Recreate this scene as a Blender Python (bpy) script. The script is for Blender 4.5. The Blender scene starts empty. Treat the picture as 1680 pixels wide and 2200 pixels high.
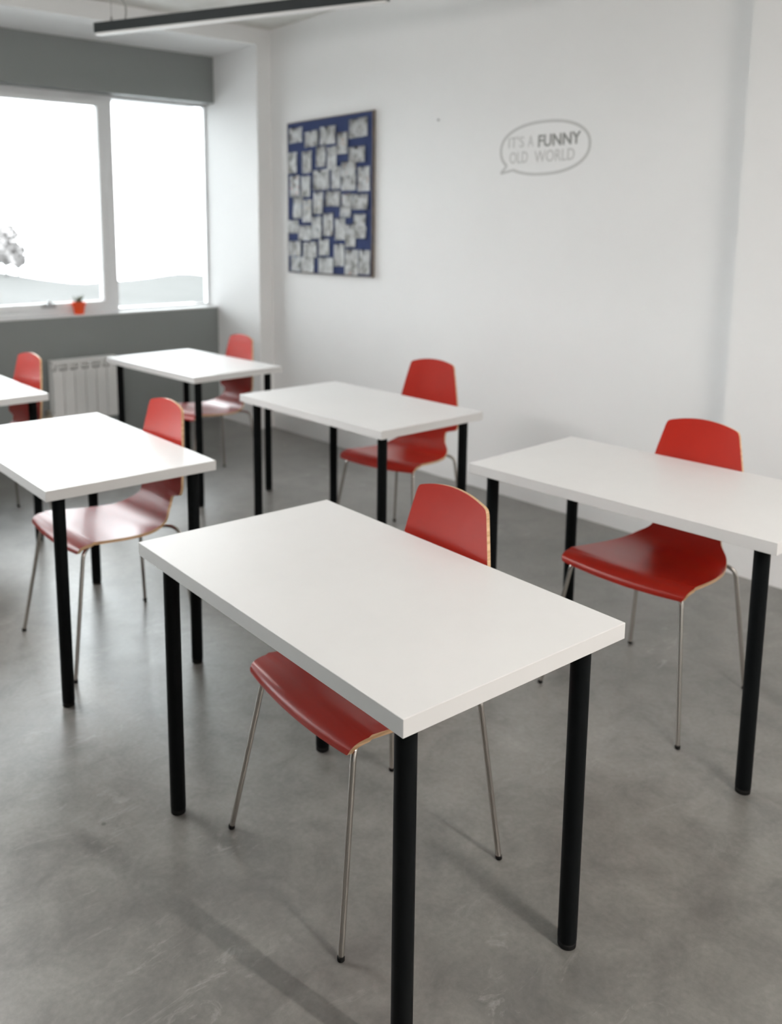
import bpy, bmesh, math, random
from mathutils import Vector, Matrix

SC = bpy.context.scene
COL = SC.collection
random.seed(7)

# ------------------------------------------------------------------ camera
cam_d = bpy.data.cameras.new('camera')
cam = bpy.data.objects.new('camera', cam_d)
COL.objects.link(cam)
PITCH, ROLL, YAW = -0.1616, -0.00133, math.radians(-38.704)
F_PX = 1876.6
_right = Vector((1, 0, 0)); _up = Vector((0, -math.sin(PITCH), math.cos(PITCH))); _fwd = Vector((0, math.cos(PITCH), math.sin(PITCH)))
_r = _right * math.cos(ROLL) + _up * math.sin(ROLL)
_u = -_right * math.sin(ROLL) + _up * math.cos(ROLL)
_m = Matrix((( _r.x, _u.x, -_fwd.x), (_r.y, _u.y, -_fwd.y), (_r.z, _u.z, -_fwd.z)))
_m = (Matrix.Rotation(YAW, 3, 'Z') @ _m).to_4x4()
_m.translation = (0, 0, 1.511)
cam.matrix_world = _m
cam_d.sensor_fit = 'VERTICAL'
cam_d.sensor_height = 36.0
cam_d.sensor_width = 36.0 * 1680 / 2200
cam_d.lens = F_PX / 2200 * 36.0
cam_d.shift_x = (840 - 694.5) / 2200
cam_d.shift_y = (799.4 - 1100) / 2200
cam_d.clip_end = 1000
cam_d.dof.use_dof = True
cam_d.dof.focus_distance = 1.62
cam_d.dof.aperture_fstop = 3.0
SC.camera = cam

# ------------------------------------------------------------------ light
world = bpy.data.worlds.new('overcast_sky'); SC.world = world
world.use_nodes = True
bg = world.node_tree.nodes['Background']
bg.inputs[0].default_value = (0.93, 0.97, 1.0, 1)
bg.inputs[1].default_value = 12.0
SC.view_settings.view_transform = 'Standard'
SC.view_settings.look = 'None'
SC.view_settings.exposure = 0.0
SC.view_settings.gamma = 1.0
SC.view_settings.use_curve_mapping = False
KEY_DOWN, FILL_UP, FILL_FAR = 475.0, 230.0, 215.0       # added pendants out of view: key stand-in, ceiling uplight, far-end fill
SC.cycles.max_bounces = 10
SC.cycles.diffuse_bounces = 7
SC.cycles.transparent_max_bounces = 16
SC.cycles.sample_clamp_indirect = 6.0
SC.cycles.caustics_reflective = True
SC.cycles.caustics_refractive = False


# room numbers (metres); camera above the origin, window wall towards +Y, picture wall towards +X
XR, YB, ZC = 3.8445, 5.411, 2.9333      # right wall, inner face of window wall, ceiling
XP, YP = 3.7255, 6.0                    # reveal of window recess, grey panels
ZS, ZO = 0.908, 2.82                    # top of lower panel, top of recess
ZL = 2.477                              # bottom of upper panel
YW = 6.12                               # window frames
XL, YF = -4.6, -3.2                     # left and front walls
XO = -2.6                               # left end of the window recess

# ------------------------------------------------------------------ materials
def newmat(name, rgb, rough=0.5, metal=0.0, spec=0.5):
    m = bpy.data.materials.new(name); m.use_nodes = True
    b = m.node_tree.nodes['Principled BSDF']
    b.inputs['Base Color'].default_value = (*rgb, 1)
    b.inputs['Roughness'].default_value = rough
    b.inputs['Metallic'].default_value = metal
    b.inputs['Specular IOR Level'].default_value = spec
    return m


class NT:
    def __init__(s, m): s.t = m.node_tree; s.b = s.t.nodes['Principled BSDF']
    def n(s, typ, **kw):
        x = s.t.nodes.new(typ)
        for k, v in kw.items():
            if k in x.inputs.keys(): x.inputs[k].default_value = v
            else: setattr(x, k, v)
        return x
    def l(s, a, b): s.t.links.new(a, b)
    def coord(s, scale=(1, 1, 1), out='Object', rot=(0, 0, 0)):
        c = s.n('ShaderNodeTexCoord'); mp = s.n('ShaderNodeMapping')
        mp.inputs['Scale'].default_value = scale; mp.inputs['Rotation'].default_value = rot
        s.l(c.outputs[out], mp.inputs['Vector']); return mp.outputs[0]
    def noise(s, vec, scale, detail=4, rough=0.6, dist=0.0):
        x = s.n('ShaderNodeTexNoise'); x.inputs['Scale'].default_value = scale
        x.inputs['Detail'].default_value = detail; x.inputs['Roughness'].default_value = rough
        x.inputs['Distortion'].default_value = dist
        s.l(vec, x.inputs['Vector']); return x.outputs['Fac']
    def ramp(s, fac, stops):
        r = s.n('ShaderNodeValToRGB'); e = r.color_ramp.elements
        while len(e) < len(stops): e.new(0.5)
        for i, (p, c) in enumerate(stops):
            e[i].position = p; e[i].color = (*c, 1) if len(c) == 3 else c
        s.l(fac, r.inputs[0]); return r.outputs[0]
    def mix(s, fac, a, b, mode='MIX'):
        x = s.n('ShaderNodeMix'); x.data_type = 'RGBA'; x.blend_type = mode
        for inp, v in ((x.inputs[0], fac), (x.inputs[6], a), (x.inputs[7], b)):
            if hasattr(v, 'links') or hasattr(v, 'is_linked'): s.l(v, inp)
            elif isinstance(v, (int, float)): inp.default_value = v
            else: inp.default_value = (*v, 1)
        return x.outputs[2]
    def bump(s, h, strength=0.1, dist=0.01):
        x = s.n('ShaderNodeBump'); x.inputs['Strength'].default_value = strength; x.inputs['Distance'].default_value = dist
        s.l(h, x.inputs['Height']); s.l(x.outputs[0], s.b.inputs['Normal'])


def g3(v): return (v, v, v)


def mat_plaster(name, rgb, rough=0.75):
    m = newmat(name, rgb, rough); k = NT(m); v = k.coord()
    f = k.noise(v, 1.3, 5)
    c = k.ramp(f, [(0.3, tuple(x * 0.965 for x in rgb)), (0.7, rgb)])
    k.l(c, k.b.inputs['Base Color'])
    k.bump(k.noise(v, 160, 3), 0.06, 0.002)
    return m


def mat_floor():
    m = newmat('polished_concrete', (0.2, 0.2, 0.2), 0.3, 0.0, 0.8); k = NT(m); v = k.coord()
    big = k.noise(v, 1.1, 6, 0.6, 0.4); mid = k.noise(v, 7, 8, 0.68, 0.5); fine = k.noise(v, 70, 4, 0.6)
    c = k.ramp(big, [(0.28, (0.135, 0.129, 0.120)), (0.5, (0.175, 0.168, 0.157)), (0.75, (0.208, 0.201, 0.190))])
    c = k.mix(0.75, c, k.ramp(mid, [(0.3, g3(0.30)), (0.5, g3(0.5)), (0.72, g3(0.68))]), 'OVERLAY')
    c = k.mix(0.45, c, k.ramp(fine, [(0.3, g3(0.38)), (0.7, g3(0.62))]), 'OVERLAY')
    # whitish scuffs
    sv = k.coord((1.0, 2.6, 1), rot=(0, 0, 0.7))
    scuff = k.ramp(k.noise(sv, 5.0, 10, 0.72, 1.2), [(0.56, g3(0)), (0.70, g3(1))])
    area = k.ramp(k.noise(v, 1.7, 3, 0.5), [(0.50, g3(0)), (0.60, g3(1))])
    sc = k.n('ShaderNodeMath', operation='MULTIPLY'); k.l(scuff, sc.inputs[0]); k.l(area, sc.inputs[1])
    sc2 = k.n('ShaderNodeMath', operation='MULTIPLY'); k.l(sc.outputs[0], sc2.inputs[0]); sc2.inputs[1].default_value = 0.55
    c = k.mix(sc2.outputs[0], c, (0.42, 0.41, 0.39))
    # dark specks
    vo = k.n('ShaderNodeTexVoronoi'); vo.inputs['Scale'].default_value = 3.2; k.l(v, vo.inputs['Vector'])
    sp = k.ramp(vo.outputs['Distance'], [(0.0, g3(0.75)), (0.022, g3(0.75)), (0.03, g3(0))])
    c = k.mix(sp, c, (0.06, 0.055, 0.05))
    k.l(c, k.b.inputs['Base Color'])
    r = k.ramp(mid, [(0.3, g3(0.285)), (0.7, g3(0.36))])
    k.l(r, k.b.inputs['Roughness'])
    k.bump(mid, 0.035, 0.01)
    return m


def mat_concrete():
    m = newmat('raw_concrete', (0.45, 0.44, 0.42), 0.85); k = NT(m); v = k.coord()
    c = k.ramp(k.noise(v, 2.2, 9, 0.7, 0.4), [(0.3, (0.54, 0.525, 0.49)), (0.6, (0.70, 0.69, 0.66)), (0.8, (0.78, 0.77, 0.745))])
    k.l(c, k.b.inputs['Base Color']); k.bump(k.noise(v, 12, 8, 0.7), 0.3, 0.01)
    return m


def mat_red():
    m = newmat('red_laminate', (0.39, 0.018, 0.009), 0.3, 0.0, 0.42); k = NT(m); v = k.coord()
    f = k.noise(v, 9, 5)
    k.l(k.ramp(f, [(0.3, (0.38, 0.016, 0.0075)), (0.7, (0.41, 0.018, 0.008))]), k.b.inputs['Base Color'])
    k.l(k.ramp(k.noise(v, 5, 3, 0.5), [(0.3, g3(0.278)), (0.7, g3(0.30))]), k.b.inputs['Roughness'])
    k.bump(k.noise(v, 220, 2), 0.05, 0.001)
    return m


def mat_wood():
    m = newmat('beech_ply_edge', (0.6, 0.37, 0.2), 0.45); k = NT(m)
    v = k.coord((6, 6, 240))
    k.l(k.ramp(k.noise(v, 1.0, 3), [(0.35, (0.52, 0.30, 0.15)), (0.65, (0.72, 0.48, 0.28))]), k.b.inputs['Base Color'])
    return m


def mat_tabletop():
    m = newmat('white_laminate', (0.74, 0.73, 0.72), 0.38); k = NT(m); v = k.coord()
    k.l(k.ramp(k.noise(v, 3, 6), [(0.3, (0.695, 0.688, 0.682)), (0.7, (0.725, 0.718, 0.712))]), k.b.inputs['Base Color'])
    k.l(k.ramp(k.noise(v, 30, 5), [(0.3, g3(0.40)), (0.7, g3(0.47))]), k.b.inputs['Roughness'])
    k.bump(k.noise(v, 300, 2), 0.04, 0.001)
    return m


def mat_blackmetal():
    m = newmat('black_powder_coat', (0.003, 0.004, 0.0045), 0.55, 0.0, 0.10); k = NT(m); v = k.coord()
    vo = k.n('ShaderNodeTexVoronoi'); vo.inputs['Scale'].default_value = 14; k.l(v, vo.inputs['Vector'])
    chip = k.ramp(vo.outputs['Distance'], [(0.0, g3(0.5)), (0.025, g3(0.5)), (0.04, g3(0))])
    k.l(k.mix(chip, (0.003, 0.004, 0.0045), (0.15, 0.14, 0.13)), k.b.inputs['Base Color'])
    k.bump(k.noise(v, 400, 2), 0.08, 0.001)
    return m


def mat_chrome():
    m = newmat('chromed_steel', (0.52, 0.485, 0.45), 0.2, 1.0); k = NT(m); v = k.coord()
    k.l(k.ramp(k.noise(v, 25, 2), [(0.3, g3(0.17)), (0.7, g3(0.21))]), k.b.inputs['Roughness'])
    return m


def mat_print():
    """a small photograph: soft grey blotches, tinted and placed by the object's own colour and random number"""
    m = newmat('photo_print', (0.7, 0.7, 0.68), 0.4); k = NT(m)
    c = k.n('ShaderNodeTexCoord'); oi = k.n('ShaderNodeObjectInfo')
    sv = k.n('ShaderNodeVectorMath', operation='SCALE'); k.l(oi.outputs['Location'], sv.inputs[0]); sv.inputs['Scale'].default_value = 23.7
    ad = k.n('ShaderNodeVectorMath', operation='ADD'); k.l(c.outputs['Object'], ad.inputs[0]); k.l(sv.outputs[0], ad.inputs[1])
    f = k.noise(ad.outputs[0], 19, 3, 0.55)
    base = k.ramp(f, [(0.30, (0.22, 0.21, 0.19)), (0.42, (0.56, 0.56, 0.54)), (0.52, (0.78, 0.78, 0.77)), (0.68, (0.86, 0.87, 0.86))])
    f2 = k.noise(ad.outputs[0], 31, 2, 0.5)
    acc = k.ramp(f2, [(0.58, g3(0)), (0.70, g3(0.6))])
    k.l(k.mix(acc, base, oi.outputs['Color']), k.b.inputs['Base Color'])
    return m


def mat_glass():
    m = bpy.data.materials.new('window_glass'); m.use_nodes = True; t = m.node_tree; t.nodes.clear()
    o = t.nodes.new('ShaderNodeOutputMaterial'); mx = t.nodes.new('ShaderNodeMixShader')
    tr = t.nodes.new('ShaderNodeBsdfTransparent'); gl = t.nodes.new('ShaderNodeBsdfGlossy'); fr = t.nodes.new('ShaderNodeFresnel')
    tr.inputs[0].default_value = (0.95, 0.965, 0.96, 1); gl.inputs['Roughness'].default_value = 0.0; fr.inputs[0].default_value = 1.45
    t.links.new(fr.outputs[0], mx.inputs[0]); t.links.new(tr.outputs[0], mx.inputs[1]); t.links.new(gl.outputs[0], mx.inputs[2])
    t.links.new(mx.outputs[0], o.inputs[0])
    return m


def mat_simple_noise(name, a, b, scale, rough=0.6, metal=0.0, spec=0.5):
    m = newmat(name, a, rough, metal, spec); k = NT(m); v = k.coord()
    k.l(k.ramp(k.noise(v, scale, 5), [(0.35, a), (0.65, b)]), k.b.inputs['Base Color'])
    return m


def mat_emit(name, rgb, s):
    m = newmat(name, (0.8, 0.8, 0.78), 0.5)
    b = m.node_tree.nodes['Principled BSDF']
    b.inputs['Emission Color'].default_value = (*rgb, 1); b.inputs['Emission Strength'].default_value = s
    return m


M = dict(
    wall=mat_plaster('white_wall_paint', (0.87, 0.87, 0.87)),
    grey=mat_plaster('grey_panel_paint', (0.235, 0.248, 0.245), 0.6),
    floor=mat_floor(), concrete=mat_concrete(), red=mat_red(), wood=mat_wood(), top=mat_tabletop(),
    black=mat_blackmetal(), chrome=mat_chrome(), photo=mat_print(), glass=mat_glass(),
    rubber=newmat('black_rubber', (0.006, 0.006, 0.006), 0.7, 0.0, 0.2),
    frame=mat_simple_noise('white_window_plastic', (0.80, 0.81, 0.82), (0.84, 0.85, 0.86), 4, 0.4),
    handle=mat_simple_noise('grey_handle_plastic', (0.42, 0.42, 0.43), (0.47, 0.47, 0.48), 9, 0.4),
    radiator=mat_simple_noise('radiator_enamel', (0.72, 0.72, 0.71), (0.76, 0.76, 0.75), 5, 0.35),
    brass=mat_simple_noise('valve_metal', (0.35, 0.31, 0.24), (0.5, 0.45, 0.36), 30, 0.35, 0.9),
    felt=mat_simple_noise('blue_felt', (0.010, 0.022, 0.088), (0.015, 0.030, 0.115), 220, 0.9),
    boardedge=mat_simple_noise('board_edge_wood', (0.10, 0.075, 0.06), (0.16, 0.12, 0.09), 25, 0.6),
    decal=newmat('grey_vinyl', (0.56, 0.56, 0.55), 0.6), decal_dark=newmat('dark_grey_vinyl', (0.25, 0.25, 0.24), 0.6),
    lampbody=mat_simple_noise('anthracite_aluminium', (0.008, 0.013, 0.015), (0.011, 0.016, 0.018), 8, 0.5),
    diffuser=newmat('opal_diffuser', (0.85, 0.85, 0.84), 0.5),
    lit=mat_emit('key_standin_diffuser', (1.0, 0.945, 0.885), KEY_DOWN), farfill=mat_emit('far_fill_emitter', (1.0, 0.97, 0.94), FILL_FAR), upfill=mat_emit('up_fill_emitter', (1.0, 0.975, 0.95), FILL_UP),  # emitters of the added pendants: key stand-in, far fill, ceiling fill
    wire=newmat('grey_cable', (0.30, 0.30, 0.29), 0.5),
    pot=mat_simple_noise('orange_plastic', (0.80, 0.075, 0.015), (0.88, 0.10, 0.02), 20, 0.35),
    soil=mat_simple_noise('potting_soil', (0.03, 0.022, 0.016), (0.07, 0.05, 0.035), 120, 0.95),
    leaf=mat_simple_noise('succulent_green', (0.10, 0.14, 0.09), (0.17, 0.21, 0.14), 40, 0.5),
    steel=newmat('nail_steel', (0.3, 0.3, 0.3), 0.4, 1.0),
    field=mat_simple_noise('winter_field', (0.074, 0.074, 0.0725), (0.090, 0.0895, 0.088), 0.04, 0.95, 0.0, 0.0),
    reflector=mat_simple_noise('reflector_white', (0.80, 0.80, 0.80), (0.86, 0.86, 0.86), 3, 0.95),  # white of the reflector slab added below the windows
    bark=mat_simple_noise('tree_bark', (0.031, 0.029, 0.028), (0.10, 0.095, 0.094), 2, 0.9, 0.0, 0.0),
    crown=mat_simple_noise('dull_foliage', (0.22, 0.207, 0.205), (0.27, 0.257, 0.255), 1.5, 0.95, 0.0, 0.0),
)

# ------------------------------------------------------------------ mesh helpers
def bm_box(bm, c, s, rot=None, mi=0):
    r = bmesh.ops.create_cube(bm, size=1.0)
    vs = r['verts']
    for v in vs: v.co = Vector((v.co.x * s[0], v.co.y * s[1], v.co.z * s[2]))
    if rot is not None:
        for v in vs: v.co = rot @ v.co
    for v in vs: v.co += Vector(c)
    for f in {f for v in vs for f in v.link_faces}: f.material_index = mi
    return vs


def bm_box2(bm, a, b, mi=0):
    return bm_box(bm, [(a[i] + b[i]) / 2 for i in range(3)], [abs(b[i] - a[i]) for i in range(3)], mi=mi)


def catmull(pts, n=8):
    """resample a polyline smoothly"""
    P = [Vector(p) for p in pts]; out = []
    for i in range(len(P) - 1):
        p0 = P[i - 1] if i > 0 else P[i] * 2 - P[i + 1]
        p3 = P[i + 2] if i + 2 < len(P) else P[i + 1] * 2 - P[i]
        p1, p2 = P[i], P[i + 1]
        for k in range(n):
            t = k / n
            out.append(0.5 * ((2 * p1) + (p2 - p0) * t + (2 * p0 - 5 * p1 + 4 * p2 - p3) * t * t + (3 * p1 - p0 - 3 * p2 + p3) * t ** 3))
    out.append(P[-1]); return out


def fillet(pts, r, n=6):
    """polyline with rounded inner corners"""
    P = [Vector(p) for p in pts]; out = [P[0]]
    for i in range(1, len(P) - 1):
        a, b, c = P[i - 1], P[i], P[i + 1]
        d1 = (a - b); d2 = (c - b); rr = min(r, d1.length * 0.49, d2.length * 0.49)
        s = b + d1.normalized() * rr; e = b + d2.normalized() * rr
        for k in range(n + 1):
            t = k / n
            out.append(s * (1 - t) ** 2 + b * 2 * t * (1 - t) + e * t * t)
    out.append(P[-1]); return out


def bm_tube(bm, pts, r, seg=12, cap=True, radii=None):
    pts = [Vector(p) for p in pts]; rings = []
    T = []
    for i in range(len(pts)):
        a = pts[max(i - 1, 0)]; b = pts[min(i + 1, len(pts) - 1)]
        T.append((b - a).normalized())
    ref = Vector((0, 0, 1)) if abs(T[0].z) < 0.9 else Vector((1, 0, 0))
    nrm = (ref - T[0] * ref.dot(T[0])).normalized()
    for i, p in enumerate(pts):
        nrm = (nrm - T[i] * nrm.dot(T[i])).normalized(); bi = T[i].cross(nrm)
        rr = radii[i] if radii else r
        rings.append([bm.verts.new(p + (nrm * math.cos(2 * math.pi * k / seg) + bi * math.sin(2 * math.pi * k / seg)) * rr) for k in range(seg)])
    for i in range(len(rings) - 1):
        for k in range(seg):
            f = bm.faces.new((rings[i][k], rings[i][(k + 1) % seg], rings[i + 1][(k + 1) % seg], rings[i + 1][k])); f.smooth = True
    if cap:
        bm.faces.new(list(reversed(rings[0]))); bm.faces.new(rings[-1])


def bm_lathe(bm, prof, c=(0, 0, 0), seg=24, axis='Z', cap=True):
    rings = []
    for r, h in prof:
        ring = []
        for k in range(seg):
            a = 2 * math.pi * k / seg; x, y = r * math.cos(a), r * math.sin(a)
            p = (x, y, h) if axis == 'Z' else ((h, x, y) if axis == 'X' else (x, h, y))
            ring.append(bm.verts.new(Vector(p) + Vector(c)))
        rings.append(ring)
    for i in range(len(rings) - 1):
        for k in range(seg):
            f = bm.faces.new((rings[i][k], rings[i][(k + 1) % seg], rings[i + 1][(k + 1) % seg], rings[i + 1][k])); f.smooth = True
    if cap:
        bm.faces.new(list(reversed(rings[0]))); bm.faces.new(rings[-1])


def mesh(bm, name, mats, sharp=40, bevel=0, bseg=2):
    if bevel:
        bmesh.ops.bevel(bm, geom=list(bm.edges), offset=bevel, segments=bseg, affect='EDGES', profile=0.6)
    bmesh.ops.recalc_face_normals(bm, faces=list(bm.faces))
    if sharp:
        for f in bm.faces: f.smooth = True
        for e in bm.edges:
            if len(e.link_faces) == 2 and e.calc_face_angle(0) > math.radians(sharp): e.smooth = False
    me = bpy.data.meshes.new(name); bm.to_mesh(me); bm.free()
    for m in (mats if isinstance(mats, (list, tuple)) else [mats]): me.materials.append(m)
    return me


def link(name, data, parent=None, loc=None, rot=None):
    o = bpy.data.objects.new(name, data); COL.objects.link(o)
    if parent is not None: o.parent = parent
    if loc is not None: o.location = loc
    if rot is not None: o.rotation_euler = rot
    return o


def obj(name, bm, mats, parent=None, loc=None, rot=None, **kw):
    return link(name, mesh(bm, name, mats, **kw), parent, loc, rot)


def tag(o, label, cat, group=None, kind=None):
    o['label'] = label; o['category'] = cat
    if group: o['group'] = group
    if kind: o['kind'] = kind
    return o


def thing(name, label, cat, loc=(0, 0, 0), rz=0, group=None):
    o = link(name, None, None, loc, (0, 0, rz)); return tag(o, label, cat, group)


def struct(name, bm, mats, **kw):
    o = obj(name, bm, mats, **kw); o['kind'] = 'structure'; return o


def copy_tree(o, parent=None):
    c = o.copy(); COL.objects.link(c)
    if parent is not None: c.parent = parent; c.matrix_parent_inverse = o.matrix_parent_inverse
    for ch in list(o.children): copy_tree(ch, c)
    return c


def B(a, b, mi=0):
    bm = bmesh.new(); bm_box2(bm, a, b, mi); return bm


# ------------------------------------------------------------------ room shell
T = 0.2
struct('floor', B((XL - T, YF - T, -0.15), (XR + T, YW + 0.3, 0)), M['floor'], sharp=0)
struct('ceiling', B((XL - T, YF - T, ZC), (XR + T, YW + 0.3, ZC + 0.2)), M['concrete'], sharp=0)

# picture wall: thin plaster slab with a forward step near the camera, 
bm = bmesh.new()
plan = [(3.72, YF), (3.72, 1.83), (XR, 1.83), (XR, YW + 0.085), (XR + T, YW + 0.085), (XR + T, YF)]
lo = [bm.verts.new((x, y, 0)) for x, y in plan]; hi = [bm.verts.new((x, y, ZC)) for x, y in plan]
n = len(plan)
for i in range(n): bm.faces.new((lo[i], lo[(i + 1) % n], hi[(i + 1) % n], hi[i]))
bm.faces.new(lo); bm.faces.new(hi)
struct('wall_right', bm, M['wall'], sharp=0)
struct('wall_left', B((XL - T, YF, 0), (XL, YB, ZC)), M['grey'], sharp=0)  # unseen wall, made grey to cut fill light from the left
struct('wall_front', B((XL - T, YF - T, 0), (XR, YF, ZC)), M['wall'], sharp=0)

# window wall: corner pier, beam over the recess, solid left part, grey panels inside the recess
wb = struct('wall_back', B((XO, YP, 0), (XP, YW + 0.3, ZS - 0.012)), M['grey'], sharp=0)      # grey panel under the windows
obj('grey_upper_panel', B((XO, YP, ZL), (XP, YW + 0.3, ZO)), M['grey'], wb, sharp=0)
struct('trim_2', B((XP, YB, 0), (XR, YW + 0.085, ZC)), M['wall'], sharp=0)                       # corner pier
struct('trim_3', B((XO, YB, ZO), (XP, YW + 0.3, ZC)), M['wall'], sharp=0)                      # beam over the recess
struct('trim_4', B((XL - T, YB, 0), (XO, YW + 0.3, ZC)), M['wall'], sharp=0)                   # pier left of the windows
struct('trim_1', B((XO, YP - 0.004, ZS - 0.012), (XP, YW + 0.3, ZS)), M['frame'], bevel=0.002, sharp=0)   # window sill board


def window(name, x0, x1, sash, handle=None, fr=0.038, fb=0.038, ft=0.038):
    """frame > pane; a sash sits proud of the outer frame"""
    z0, z1 = ZS, ZL; fw = 0.038
    bm = bmesh.new()
    for a, b in (((x0, YW, z0), (x1, YW + 0.07, z0 + fb)), ((x0, YW, z1 - ft), (x1, YW + 0.07, z1)),
                 ((x0, YW, z0 + fb), (x0 + fw, YW + 0.07, z1 - ft)), ((x1 - fr, YW, z0 + fb), (x1, YW + 0.07, z1 - ft))):
        bm_box2(bm, a, b)
    w = struct(name, bm, M['frame'], bevel=0.004, sharp=0)
    gx0, gx1, gz0, gz1 = x0 + fw, x1 - fr, z0 + fb, z1 - ft
    if sash:
        sw = 0.045; bm = bmesh.new()
        for a, b in (((gx0, YW - 0.018, gz0), (gx1, YW + 0.05, gz0 + sw)), ((gx0, YW - 0.018, gz1 - sw), (gx1, YW + 0.05, gz1)),
                     ((gx0, YW - 0.018, gz0 + sw), (gx0 + sw, YW + 0.05, gz1 - sw)), ((gx1 - sw, YW - 0.018, gz0 + sw), (gx1, YW + 0.05, gz1 - sw))):
            bm_box2(bm, a, b)
        obj('sash', bm, M['frame'], w, bevel=0.006, sharp=0)
        gx0 += sw; gx1 -= sw; gz0 += sw; gz1 -= sw
    else:
        bm = bmesh.new(); bw = 0.008
        for a, b in (((gx0, YW + 0.01, gz0), (gx1, YW + 0.03, gz0 + bw)), ((gx0, YW + 0.01, gz1 - bw), (gx1, YW + 0.03, gz1)),
                     ((gx0, YW + 0.01, gz0 + bw), (gx0 + bw, YW + 0.03, gz1 - bw)), ((gx1 - bw, YW + 0.01, gz0 + bw), (gx1, YW + 0.03, gz1 - bw))):
            bm_box2(bm, a, b)
        obj('glazing_bead', bm, M['frame'], w, bevel=0.003, sharp=0)
        gx0 += bw; gx1 -= bw; gz0 += bw; gz1 -= bw
    obj('pane', B((gx0 - .005, YW + 0.030, gz0 - .005), (gx1 + .005, YW + 0.034, gz1 + .005)), M['glass'], w, sharp=0)
    if handle:
        bm = bmesh.new(); hz = z0 + fw + 0.026
        bm_box2(bm, (handle - 0.050, YW - 0.034, hz - 0.012), (handle + 0.050, YW - 0.018, hz + 0.022))
        bm_lathe(bm, [(0.011, YW - 0.055), (0.011, YW - 0.030)], (handle, 0, hz), 12, 'Y')
        bm_tube(bm, catmull([(handle, YW - 0.055, hz), (handle, YW - 0.064, hz + 0.012), (handle - 0.012, YW - 0.064, hz + 0.045)], 5), 0.010, 10)
        obj('window_handle', bm, M['handle'], w)


window('window_1', 1.35, 2.885, True, 2.37)
window('window_2', 2.885, XP, False, fr=0.006, fb=0.010, ft=0.014)
window('window_3', -0.1, 1.35, False)
window('window_4', -1.55, -0.1, True)
window('window_5', XO, -1.55, False)

# ------------------------------------------------------------------ pendant lamps (slim linear housings on wires)
def pendant(name, a, b, label, lit, up=False):
    a, b = Vector(a), Vector(b); d = (b - a); L = d.length; ang = math.atan2(d.y, d.x)
    t = thing(name, label, 'lamp', a, ang, 'linear pendant lamps')
    bm = B((0, -0.021, 0), (L, 0.021, 0.05)); obj('housing', bm, M['lampbody'], t, bevel=0.0012, sharp=0)
    obj('diffuser', B((0.006, -0.017, -0.012), (L - 0.006, 0.017, 0.0015)), M[lit or 'diffuser'], t, bevel=0.003, sharp=0)
    if up: obj('up_fill_strip', B((0.006, -0.017, 0.0485), (L - 0.006, 0.017, 0.056)), M['upfill'], t, sharp=0)  # added uplight, brightens the ceiling for soft fill
    for x in (0.10, L - 0.10):
        bm = bmesh.new()
        bm_tube(bm, [(x, 0, 0.049), (x, 0, 0.09), (x, 0, ZC - a.z)], 0.0016, 8)
        bm_lathe(bm, [(0.006, 0.049), (0.006, 0.068), (0.003, 0.075)], (x, 0, 0), 10)
        obj('suspension_wire', bm, M['wire'], t)
    bm = bmesh.new(); h = ZC - a.z
    bm_tube(bm, catmull([(0.185, 0, 0.049), (0.192, 0, 0.085), (0.188, 0.0, 0.125), (0.160, 0.005, 0.17), (0.125, 0.01, h * 0.62), (0.11, 0.01, h)], 8), 0.0045, 8)
    obj('power_cord', bm, M['wire'], t)
    return t


pendant('pendant_lamp', (2.0727, 4.4803, 2.525), (2.8133, 3.0419, 2.525), 'slim black linear pendant lamp hanging diagonally below the concrete ceiling', None)
pendant('pendant_lamp', (1.28, -0.55, 2.45), (1.58, -2.08, 2.45), 'added linear pendant behind the camera, standing in for an unseen light source', 'lit', True)  # added pendant in place of the unseen key source, aimed by the leg shadows
pendant('pendant_lamp', (0.6, 4.35, 2.25), (0.4, 2.8, 2.25), 'added fill pendant above the left tables, just out of the picture', 'farfill')  # added pendant, fill for the dark far end of the room

# ------------------------------------------------------------------ tables
TL, TW, TH, TT = 1.0, 0.5886, 0.7379, 0.034
INX, INY = 0.059, 0.0583


def make_table(label):
    t = thing('desk', label, 'table', (0, 0, 0), 0, 'white classroom tables')
    obj('tabletop', B((-TW / 2, -TL / 2, TH - TT), (TW / 2, TL / 2, TH)), M['top'], t, bevel=0.0009, bseg=1, sharp=0)
    lm = fm = pm = None
    for sx in (-1, 1):
        for sy in (-1, 1):
            if lm is None:
                bm = bmesh.new(); bm_lathe(bm, [(0.0198, 0.016), (0.0201, 0.018), (0.0201, TH - TT - 0.003)], (0, 0, 0), 32); lm = mesh(bm, 'leg', M['black'])
                bm = bmesh.new(); bm_lathe(bm, [(0.0170, 0), (0.0192, 0.002), (0.0196, 0.011), (0.0180, 0.0125), (0.0180, 0.0165)], (0, 0, 0), 32); fm = mesh(bm, 'leg_foot', M['rubber'])
                bm = bmesh.new(); bm_lathe(bm, [(0.038, TH - TT - 0.004), (0.038, TH - TT)], (0, 0, 0), 24); pm = mesh(bm, 'mounting_plate', M['black'])
            leg = link('leg', lm, t, (sx * (TW / 2 - INX), sy * (TL / 2 - INY), 0))
            link('leg_foot', fm, leg); link('mounting_plate', pm, leg)
    return t


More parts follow.
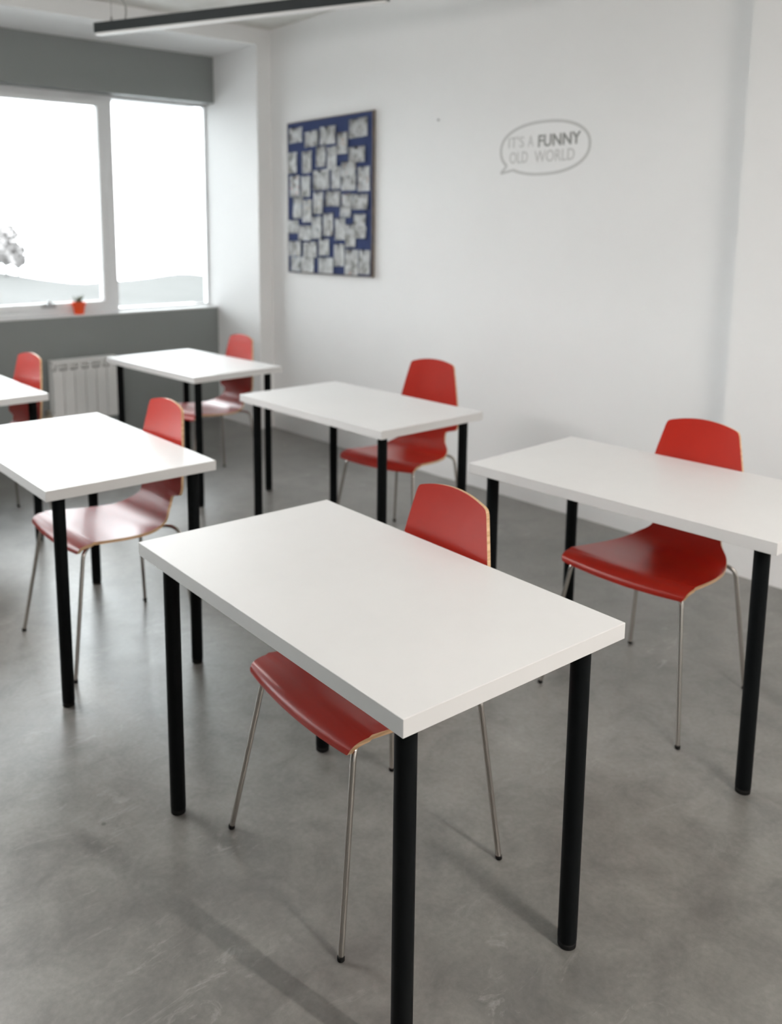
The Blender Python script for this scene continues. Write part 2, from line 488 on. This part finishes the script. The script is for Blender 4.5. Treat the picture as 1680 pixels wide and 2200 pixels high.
TABLES = [
    (1.2199, 1.4130, -2.42, 'large white table nearest the camera, in the middle foreground'),
    (2.4658, 1.4227, 1.45, 'white table cut off by the right edge of the picture'),
    (2.5387, 2.9388, -0.14, 'white table standing alone before the picture wall, behind the foreground table'),
    (2.5988, 4.5026, 1.97, 'white table in the far corner beside the radiator'),
    (1.2343, 2.9835, -1.33, 'white table on the left with a glossy white reflection, cut off by the left edge'),
    (1.2530, 4.5390, 0.0, 'white table of which only one corner shows, far left before the radiator'),
]
proto = None
for x, y, a, lab in TABLES:
    if proto is None: o = proto = make_table(lab)
    else: o = copy_tree(proto); o['label'] = lab
    o.location = (x, y, 0); o.rotation_euler = (0, 0, math.radians(a))

# ------------------------------------------------------------------ chairs (moulded plywood shell on four chromed tube legs), facing -X
PROF = [  # x, z, half width along the shell from the front lip to the top of the back
    (-.2045, .4320, .2040), (-.2045, .4350, .2085), (-.2032, .4410, .2118), (-.1980, .4495, .2145), (-.1870, .4565, .2158), (-.1710, .4602, .2164), (-.1480, .4610, .2165), (-.0800, .4540, .2120),
    (.0000, .4465, .2050), (.0700, .4440, .1940), (.1200, .4490, .1780), (.1580, .4640, .1575), (.1840, .4870, .1270), (.1975, .5100, .1175),
    (.2035, .5260, .1170), (.2065, .5360, .1220), (.2085, .5430, .1430), (.2100, .5490, .1660), (.2120, .5560, .1760), (.2150, .5680, .1795), (.2200, .5900, .1800),
    (.2310, .6600, .1690), (.2450, .7550, .1490), (.2560, .8250, .1325), (.2590, .8430, .1280), (.2603, .8520, .1245), (.2612, .8580, .1200), (.2619, .8620, .1125)]
TH_SHELL = 0.0105


def build_shell():
    path = catmull([(p[0], p[1], p[2]) for p in PROF], 5)
    NS = 22; rows = []
    for i, p in enumerate(path):
        x, z, w = p
        row = []
        for k in range(NS + 1):
            s = -1 + 2 * k / NS
            xx, zz = x, z
            f = max(0.0, min(1.0, (-0.150 - x) / 0.06)); f = f * f * (3 - 2 * f)
            if z < 0.47 and x < 0: xx -= 0.010 * f * (1 - s * s); zz -= 0.008 * f * f * (1 - s * s)
            if z > 0.50:
                b = min(1.0, (z - 0.50) / 0.1); xx -= 0.008 * b * s * s
                tt = max(0.0, min(1.0, (z - 0.80) / 0.06)); zz += 0.017 * tt * (1 - s * s)
            elif x > -0.15:
                zz += 0.004 * s * s
            row.append(Vector((xx, s * w, zz)))
        rows.append(row)
    n, m = len(rows), NS + 1
    # normals from the path direction only keep the notch clean
    N = []
    for i in range(n):
        a = rows[max(i - 1, 0)]; b = rows[min(i + 1, n - 1)]; r = []
        for k in range(m):
            t = b[k] - a[k]; t.y = 0
            r.append(Vector((-t.z, 0, t.x)).normalized())
        N.append(r)
    return rows, N


def shell_mesh(rows, N, i0, i1, name, close_lo, close_hi):
    bm = bmesh.new(); m = len(rows[0]); idx = range(i0, i1 + 1)
    top = {}; bot = {}
    for i in idx:
        for k in range(m):
            top[i, k] = bm.verts.new(rows[i][k]); bot[i, k] = bm.verts.new(rows[i][k] - N[i][k] * TH_SHELL)
    for i in range(i0, i1):
        for k in range(m - 1):
            f = bm.faces.new((top[i, k], top[i + 1, k], top[i + 1, k + 1], top[i, k + 1])); f.material_index = 0; f.smooth = True
            f = bm.faces.new((bot[i, k], bot[i, k + 1], bot[i + 1, k + 1], bot[i + 1, k])); f.material_index = 0; f.smooth = True
    # rim in its own vertices so the face edge stays crisp
    loop = [(i, 0) for i in idx]
    rims = [[(i, m - 1) for i in idx], [(i, 0) for i in reversed(idx)]]
    if close_lo: rims.append([(i0, k) for k in range(m)])
    if close_hi: rims.append([(i1, k) for k in reversed(range(m))])
    for rim in rims:
        a = [bm.verts.new(top[q].co) for q in rim]; b = [bm.verts.new(bot[q].co) for q in rim]
        for j in range(len(rim) - 1):
            f = bm.faces.new((a[j], b[j], b[j + 1], a[j + 1])); f.material_index = 1; f.smooth = True
    me = bpy.data.meshes.new(name)
    bmesh.ops.recalc_face_normals(bm, faces=list(bm.faces))
    bm.to_mesh(me); bm.free()
    me.materials.append(M['red']); me.materials.append(M['wood'])
    return me


def make_chair(label):
    t = thing('plywood_chair', label, 'chair', (0, 0, 0), 0, 'red plywood chairs at the tables')
    rows, N = build_shell()
    cut = min(range(len(rows)), key=lambda i: abs(rows[i][0].z - 0.512) + (9 if rows[i][0].x < 0.1 else 0))
    link('seat', shell_mesh(rows, N, 0, cut, 'seat', True, False), t)
    link('backrest', shell_mesh(rows, N, cut, len(rows) - 1, 'backrest', False, True), t)
    R = 0.0070
    for s in (1, -1):
        bm = bmesh.new()
        bm_tube(bm, fillet([(-.2442, s * .2448, .010), (-.1745, s * .190, .428), (-.130, s * .158, .4385)], .028, 8), R, 14)
        lg = obj('leg', bm, M['chrome'], t)
        bm = bmesh.new(); bm_lathe(bm, [(0.0066, 0), (0.0082, .002), (0.0082, .009), (0.0074, .011)], (-.2452, s * .2456, 0), 14); obj('leg_cap', bm, M['rubber'], lg)
        bm = bmesh.new()
        bm_tube(bm, catmull([(-.130, s * .158, .4385), (-.06, s * .118, .4330), (.03, s * .092, .4265), (.11, s * .088, .4245), (.155, s * .100, .4250)], 6), R, 14)
        obj('seat_rail', bm, M['chrome'], t)
        bm = bmesh.new()
        bm_tube(bm, fillet([(.155, s * .100, .4250), (.196, s * .126, .4260), (.2085, s * .168, .412), (.2442, s * .2103, .010)], .030, 8), R, 14)
        lg = obj('leg', bm, M['chrome'], t)
        bm = bmesh.new(); bm_lathe(bm, [(0.0066, 0), (0.0082, .002), (0.0082, .009), (0.0074, .011)], (.2447, s * .2108, 0), 14); obj('leg_cap', bm, M['rubber'], lg)
    return t


CHAIRS = [
    (1.2994, 1.4547, -0.0914, 'red plywood chair pushed under the nearest table, its seat front showing below the left edge'),
    (2.5330, 1.4397, 0.0098, 'red plywood chair at the table on the right edge of the picture'),
    (2.8428, 2.9507, 0.1874, 'bright red plywood chair turned slightly, at the middle table before the picture wall'),
    (2.6785, 4.4729, -0.0203, 'orange-red plywood chair in the far corner, behind the table beside the radiator'),
    (1.3109, 2.9131, -0.0073, 'red plywood chair with a white glare on its seat, at the table on the left'),
    (1.3713, 4.4606, 0.0950, 'orange-red plywood chair at the far left, standing before the grey wall next to the radiator'),
]
proto = None
for x, y, a, lab in CHAIRS:
    if proto is None: o = proto = make_chair(lab)
    else: o = copy_tree(proto); o['label'] = lab
    o.location = (x, y, 0); o.rotation_euler = (0, 0, a)

# ------------------------------------------------------------------ radiator under the window
rt = thing('radiator', 'white sectional radiator on the grey wall below the window', 'radiator', (2.28, 5.90, 0.17))
NSEC, SW, RH = 6, 0.081, 0.44
sm = None
for i in range(NSEC):
    if sm is None:
        bm = bmesh.new()
        bm_box2(bm, (0.002, -0.040, 0.0), (SW - 0.002, -0.034, RH - 0.075))       # front fin
        bm_box2(bm, (0.030, -0.034, 0.0), (SW - 0.030, 0.035, RH - 0.02))         # water column
        bm_box2(bm, (0.004, 0.030, 0.0), (SW - 0.004, 0.036, RH - 0.03))          # rear fin
        bm_box2(bm, (0.010, -0.020, 0.0), (0.014, 0.03, RH - 0.03)); bm_box2(bm, (SW - 0.014, -0.020, 0.0), (SW - 0.010, 0.03, RH - 0.03))
        bm_box2(bm, (0.001, -0.040, RH - 0.030), (SW - 0.001, 0.030, RH))          # top cap
        bm_lathe(bm, [(0.020, 0), (0.020, SW)], (0, 0.0, 0.035), 16, 'X'); bm_lathe(bm, [(0.020, 0), (0.020, SW)], (0, 0.0, RH - 0.05), 16, 'X')
        sm = mesh(bm, 'radiator_section', M['radiator'], sharp=35)
    link('radiator_section', sm, rt, (i * SW, 0, 0))
bm = bmesh.new()
bm_lathe(bm, [(0.013, -0.075), (0.013, -0.045), (0.02, -0.045), (0.02, -0.012), (0.013, -0.012), (0.013, 0.002)], (0, 0, 0.035), 14, 'X')
bm_lathe(bm, [(0.016, 0.05), (0.018, 0.055), (0.016, 0.09)], (-0.03, 0, 0), 14)
obj('valve', bm, M['brass'], rt)
bm = bmesh.new()
bm_tube(bm, fillet([(NSEC * SW - 0.002, 0.0, RH - 0.05), (NSEC * SW + 0.028, 0.0, RH - 0.05), (NSEC * SW + 0.028, 0.0, -0.17)], 0.02), 0.0095, 12)
bm_tube(bm, fillet([(-0.07, 0.0, 0.035), (-0.085, 0.0, 0.035), (-0.085, 0.0, -0.17)], 0.012), 0.0085, 12)
obj('supply_pipe', bm, M['radiator'], rt)
bm = bmesh.new()
for bx in (0.10, 0.38): bm_box2(bm, (bx, 0.03, RH - 0.09), (bx + 0.02, YP - 5.90, RH - 0.06))
obj('wall_bracket', bm, M['radiator'], rt, sharp=0)

# ------------------------------------------------------------------ potted plant on the sill
pt = thing('potted_plant', 'small orange flower pot with a sprig of leaves on the window sill', 'plant', (2.575, 6.045, ZS))
bm = bmesh.new()
bm_lathe(bm, [(0.034, 0), (0.042, 0.062), (0.049, 0.064), (0.052, 0.090), (0.048, 0.090), (0.044, 0.068), (0.036, 0.01)], (0, 0, 0), 32, cap=False)
bm_lathe(bm, [(0.001, 0.0), (0.034, 0.0)], (0, 0, 0), 32, cap=False)
obj('pot', bm, M['pot'], pt, sharp=50)
bm = bmesh.new(); bm_lathe(bm, [(0.0445, 0.070), (0.0445, 0.076), (0.02, 0.080), (0.002, 0.080)], (0, 0, 0), 24); obj('soil', bm, M['soil'], pt)
for ang, tilt, L in ((0.2, 0.62, 0.075), (2.9, 0.66, 0.07), (1.7, 0.35, 0.06), (4.4, 0.5, 0.06), (5.6, 0.3, 0.065)):
    bm = bmesh.new(); d = Vector((math.cos(ang) * math.sin(tilt), math.sin(ang) * math.sin(tilt), math.cos(tilt)))
    p0 = Vector((0, 0, 0.078)); pts = [p0 + d * L * t for t in (0, .2, .45, .7, .9, 1.0)]
    bm_tube(bm, pts, 0.004, 8, radii=[.003, .0045, .0065, .0055, .003, .0006])
    obj('leaf', bm, M['leaf'], pt)

# ------------------------------------------------------------------ pin board with photographs (on the right wall, faces -X)
BY0, BY1, BZ0, BZ1 = 4.262, 5.178, 1.2035, 2.2587
bt = thing('pin_board', 'tall blue felt pin board with a thin dark edge, hung on the white wall', 'board', (XR, (BY0 + BY1) / 2, BZ0))
hy, hz = (BY1 - BY0) / 2, BZ1 - BZ0
obj('felt_panel', B((-0.021, -hy + 0.006, 0.006), (-0.001, hy - 0.006, hz - 0.006)), M['felt'], bt, sharp=0)
for a, b in (((-0.0225, -hy, 0), (-0.001, hy, 0.006)), ((-0.0225, -hy, hz - 0.006), (-0.001, hy, hz)),
             ((-0.0225, -hy, 0.006), (-0.001, -hy + 0.006, hz - 0.006)), ((-0.0225, hy - 0.006, 0.006), (-0.001, hy, hz - 0.006))):
    obj('edge_strip', B(a, b), M['boardedge'], bt, sharp=0)

PRINTS = [  # y, z, w, h, label
 (5.076, 2.169, .150, .103, 'grey landscape photo print in the top left corner of the blue board'),
 (4.892, 2.130, .150, .105, 'landscape photo print second from the left in the top row, edge tucked under the next'),
 (4.715, 2.139, .165, .118, 'largest grey photo print in the middle of the top row'),
 (4.403, 2.161, .180, .120, 'photo print with a dark blotch in the top right corner of the board'),
 (4.559, 2.076, .105, .140, 'upright photo print with a dark brown top beside the corner print'),
 (5.112, 1.980, .100, .145, 'upright photo print at the left edge, second row, pale with an orange corner'),
 (4.947, 1.976, .105, .148, 'upright pale photo print standing free in the second row from the left edge'),
 (4.791, 2.004, .105, .136, 'upright grey photo print hanging under the largest top print, left one'),
 (4.669, 1.987, .099, .151, 'upright grey photo print hanging under the largest top print, right one'),
 (4.414, 1.994, .160, .101, 'blank-looking grey landscape print below the top right corner print'),
 (4.788, 1.849, .180, .137, 'wide white photo print with a small dark top at the board centre'),
 (4.624, 1.854, .094, .146, 'narrow white upright print right of the wide centre print'),
 (4.498, 1.908, .149, .092, 'landscape print with a pinkish left side above a plain white one'),
 (4.495, 1.816, .145, .098, 'plain white landscape print right of the board centre'),
 (4.347, 1.835, .115, .155, 'upright white print with a reddish brown foot at the right edge, third row'),
 (5.086, 1.817, .110, .146, 'upright print with a red spot at its foot, left edge of the third row'),
 (4.962, 1.810, .105, .144, 'upright pale print beside the red-spotted one in the third row'),
 (5.056, 1.667, .108, .153, 'upright print with a bluish foot below the red-spotted print'),
 (4.943, 1.641, .100, .157, 'upright print with a beige foot beside the bluish one'),
 (4.819, 1.693, .105, .148, 'upright beige print just left of the board middle in the fourth row'),
 (4.662, 1.719, .160, .103, 'pale landscape print in the middle of the fourth row'),
 (4.513, 1.702, .105, .093, 'small pinkish print left of the dark landscape at the right edge'),
 (4.378, 1.691, .150, .100, 'grey brown landscape print at the right edge of the fourth row'),
 (4.528, 1.628, .110, .073, 'small bluish print hanging below the small pinkish one'),
 (4.712, 1.545, .105, .153, 'upright white print with a brown band in the middle of the fifth row'),
 (4.835, 1.526, .108, .153, 'upright pale blue print left of the brown-banded one'),
 (5.108, 1.533, .125, .092, 'small landscape print at the left edge of the fifth row'),
 (4.972, 1.488, .152, .104, 'landscape print below the beige-footed one, left of the pale blue print'),
 (4.584, 1.514, .105, .145, 'upright dull grey print right of the brown-banded one'),
 (4.382, 1.572, .120, .080, 'upper white print of the pair at the right edge, fifth row'),
 (4.372, 1.493, .106, .078, 'lower white print of the pair at the right edge, fifth row'),
 (4.477, 1.470, .105, .149, 'upright white print overlapping the dull grey one'),
 (5.088, 1.378, .140, .105, 'beige print at the left edge of the sixth row'),
 (4.914, 1.372, .152, .108, 'landscape print with a dark top second in the sixth row'),
 (4.758, 1.391, .112, .112, 'small square grey print in the middle of the sixth row'),
 (4.595, 1.340, .108, .149, 'upright white print with a grey foot, bottom row right of the blue gap'),
 (4.461, 1.313, .135, .135, 'white print with a small dark figure in the bottom row'),
 (4.333, 1.300, .108, .156, 'upright print with a dark right side in the bottom right corner'),
 (4.946, 1.266, .150, .110, 'landscape print in the bottom row left of the blue gap'),
 (4.735, 1.267, .160, .108, 'white landscape print at the bottom middle of the board'),
 (5.080, 1.268, .108, .105, 'small bluish print in the bottom left corner'),
 (4.465, 1.240, .140, .055, 'pink strip of a print below the one with the dark figure'),
]
TINT = {5: (.75, .38, .2), 13: (.7, .45, .4), 15: (.45, .22, .16), 16: (.7, .08, .06), 18: (.35, .48, .6), 19: (.6, .5, .38), 20: (.6, .52, .42), 22: (.7, .35, .27),
        24: (.35, .5, .62), 25: (.4, .28, .2), 26: (.45, .6, .72), 33: (.6, .5, .38), 41: (.35, .5, .62), 42: (.75, .36, .28), 4: (.04, .035, .03), 5.5: (0, 0, 0)}
pm = {}
for i, (y, z, w, h, lab) in enumerate(PRINTS):
    key = (round(w, 3), round(h, 3))
    if key not in pm:
        bm = bmesh.new(); nx, ny = 4, 4; V = {}
        for a in range(nx + 1):
            for b in range(ny + 1):
                u, v = a / nx - .5, b / ny - .5
                V[a, b] = bm.verts.new((-0.0012 - 0.004 * (abs(u) * 2) ** 2 * (0.5 - v), u * w, v * h))
        for a in range(nx):
            for b in range(ny): bm.faces.new((V[a, b], V[a + 1, b], V[a + 1, b + 1], V[a, b + 1]))
        bmesh.ops.solidify(bm, geom=list(bm.faces), thickness=0.0004)
        pm[key] = mesh(bm, 'photo_print', M['photo'], sharp=60)
    lay = 0.0215 + 0.0007 * ((i * 5) % 7)
    o = link('photo_print', pm[key], None, (XR - lay, y, z), (random.uniform(-.035, .035), 0, 0))
    t = TINT.get(i + 1, (.5, .49, .47)); o.color = (*t, 1)
    tag(o, lab, 'photo', 'photo prints pinned to the blue board')

# ------------------------------------------------------------------ speech bubble lettering on the wall
dt = thing('wall_decal', 'grey speech bubble lettering on the white wall', 'wall decal', (XR, 2.95, 1.93))


def decal(p):      # wall coordinates (y, z) -> local
    return Vector((-0.0015, p[0] - 2.95, p[1] - 1.93))


arc = []
cy_, cz_, ry, rz_ = 2.951, 1.933, 0.283, 0.134
for k in range(61):
    a = math.radians(229 + (360 - 15) * k / 60)     # starts right of the tail, runs counter-clockwise (as seen) back to it
    ca, sa = math.cos(a), math.sin(a)
    q = 2.25
    px = math.copysign(abs(ca) ** (2 / q), ca); pz = math.copysign(abs(sa) ** (2 / q), sa)
    arc.append((cy_ - ry * px, cz_ + rz_ * pz))
tail = (3.231, 1.8147)
outline = [arc[0]] + [tail] + [arc[-1]]


def ribbon(bm, pts, hw, x=-0.0008):
    P = [Vector((0, p[0] - 2.95, p[1] - 1.93)) for p in pts]; L, R = [], []
    for i, p in enumerate(P):
        t = (P[min(i + 1, len(P) - 1)] - P[max(i - 1, 0)]).normalized(); n_ = Vector((0, -t.z, t.y))
        L.append((p + n_ * hw)); R.append((p - n_ * hw))
    vs = [[bm.verts.new((xx, q.y, q.z)) for q in side] for xx in (x - 0.0008, x + 0.0006) for side in (L, R)]
    n_ = len(P)
    for i in range(n_ - 1):
        bm.faces.new((vs[0][i], vs[0][i + 1], vs[1][i + 1], vs[1][i])); bm.faces.new((vs[2][i], vs[3][i], vs[3][i + 1], vs[2][i + 1]))
        bm.faces.new((vs[0][i], vs[2][i], vs[2][i + 1], vs[0][i + 1])); bm.faces.new((vs[1][i], vs[1][i + 1], vs[3][i + 1], vs[3][i]))
    for e in (0, n_ - 1): bm.faces.new((vs[0][e], vs[1][e], vs[3][e], vs[2][e]))


bm = bmesh.new()
ribbon(bm, arc, 0.0074); ribbon(bm, [arc[0], tail], 0.0062); ribbon(bm, [tail, arc[-1]], 0.0062)
obj('bubble_outline', bm, M['decal'], dt, sharp=0)


def word(txt, y_left, y_right, z_base, cap, bold, mat):
    c = bpy.data.curves.new('lettering', 'FONT'); c.body = txt; c.extrude = 0.0006; c.offset = bold; c.resolution_u = 3
    o = bpy.data.objects.new('lettering', c); COL.objects.link(o)
    bpy.context.view_layer.update()
    me = bpy.data.meshes.new_from_object(o.evaluated_get(bpy.context.evaluated_depsgraph_get()))
    bpy.data.objects.remove(o); bpy.data.curves.remove(c)
    xs = [v.co.x for v in me.vertices]; ys = [v.co.y for v in me.vertices]
    x0, x1, y0, y1 = min(xs), max(xs), min(ys), max(ys)
    for v in me.vertices:
        u = (v.co.x - x0) / (x1 - x0); w = (v.co.y - y0) / (y1 - y0)
        y = y_left + (y_right - y_left) * u; z = z_base + cap * w
        v.co = Vector((-0.0010 - v.co.z, y - 2.95, z - 1.93))
    me.materials.clear(); me.materials.append(mat); me.name = 'lettering'
    link('lettering', me, dt)


word("IT'S", 3.182, 3.078, 1.9455, 0.058, 0.000, M['decal'])
word("A", 3.052, 3.016, 1.9445, 0.058, 0.000, M['decal'])
word("FUNNY", 2.985, 2.722, 1.938, 0.062, 0.018, M['decal_dark'])
word("OLD", 3.172, 3.050, 1.8630, 0.060, 0.000, M['decal'])
word("WORLD", 3.006, 2.755, 1.8600, 0.060, 0.000, M['decal'])

# small nail left in the wall
bm = bmesh.new(); bm_lathe(bm, [(0.0015, 0.0), (0.0015, -0.012), (0.006, -0.0125), (0.006, -0.015)], (0, 0, 0), 12, 'X')
tag(obj('nail', bm, M['steel'], None, (XR, 3.7015, 2.1445)), 'small nail head alone in the white wall right of the blue board', 'nail')

# ------------------------------------------------------------------ outside: winter slope below an upper-floor window, two faint trees
bm = bmesh.new(); V = {}
NX, NY = 150, 24
for i in range(NX + 1):
    for j in range(NY + 1):
        x = -80 + 300 * i / NX; y = 12 + 98 * j / NY
        t = (y - 12) / 98
        ridge = -3.0 - 0.155 * (x - 33) if x < 47 else -5.2 - 0.012 * (x - 47) + 0.7 * math.exp(-((x - 63) / 4.5) ** 2)
        ridge = min(ridge, -1.5)
        z = -7.5 + (ridge + 7.5) * t ** 1.6 + 0.25 * math.sin(x * 0.21 + y * 0.13) * t
        V[i, j] = bm.verts.new((x, y, z))
for i in range(NX):
    for j in range(NY): bm.faces.new((V[i, j], V[i + 1, j], V[i + 1, j + 1], V[i, j + 1]))
r = obj('added_reflector_slab', B((-14, YW + 0.36, -0.95), (18, 19.0, -0.65)), M['reflector'], sharp=0); r['kind'] = 'structure'  # added unseen reflector, bounces sky light up to soffit and ceiling
g = obj('ground_outside', bm, M['field'], sharp=80); g['kind'] = 'structure'


def ground_z(x, y):
    t = (y - 12) / 98
    ridge = -3.0 - 0.155 * (x - 33) if x < 47 else -5.2 - 0.012 * (x - 47)
    return -7.5 + (min(ridge, -1.5) + 7.5) * t ** 1.6


for x, y, h, lab in ((34.2, 100, 6.4, 'taller faint tree beyond the window, at the left edge of the picture'), (37.7, 106, 4.2, 'shorter faint tree beyond the window, right of the taller one')):
    z0 = ground_z(x, y) - 0.15
    tr = thing('tree', lab, 'tree', (x, y, z0), 0, 'faint trees beyond the window')
    bm = bmesh.new(); bm_tube(bm, [(0, 0, 0), (0.05, 0, h * .3), (0, 0.05, h * .6)], 0.12, 8, radii=[.16, .12, .06])
    for a in range(7):
        d = a * 0.9; bm_tube(bm, [(0, 0, h * (.25 + .05 * a)), (math.cos(d) * h * .16, math.sin(d) * h * .16, h * (.4 + .06 * a))], .04, 6, radii=[.05, .02])
    obj('trunk', bm, M['bark'], tr)
    bm = bmesh.new(); rnd = random.Random(int(x * 10))
    for q in range(420):
        u = rnd.uniform(-1, 1); a = rnd.uniform(0, 6.283); rr = rnd.random() ** .5
        c = Vector((math.cos(a) * math.sqrt(1 - u * u) * rr * h * .27, math.sin(a) * math.sqrt(1 - u * u) * rr * h * .27, h * .62 + u * rr * h * .38))
        e1 = Vector((rnd.uniform(-1, 1), rnd.uniform(-1, 1), rnd.uniform(-1, 1))).normalized() * h * .075
        e2 = e1.cross(Vector((rnd.uniform(-1, 1), rnd.uniform(-1, 1), rnd.uniform(-1, 1)))).normalized() * h * .055
        bm.faces.new([bm.verts.new(c + k) for k in (-e1, e2, e1, -e2)])
    f = obj('foliage', bm, M['crown'], tr, sharp=0); f['kind'] = 'stuff'
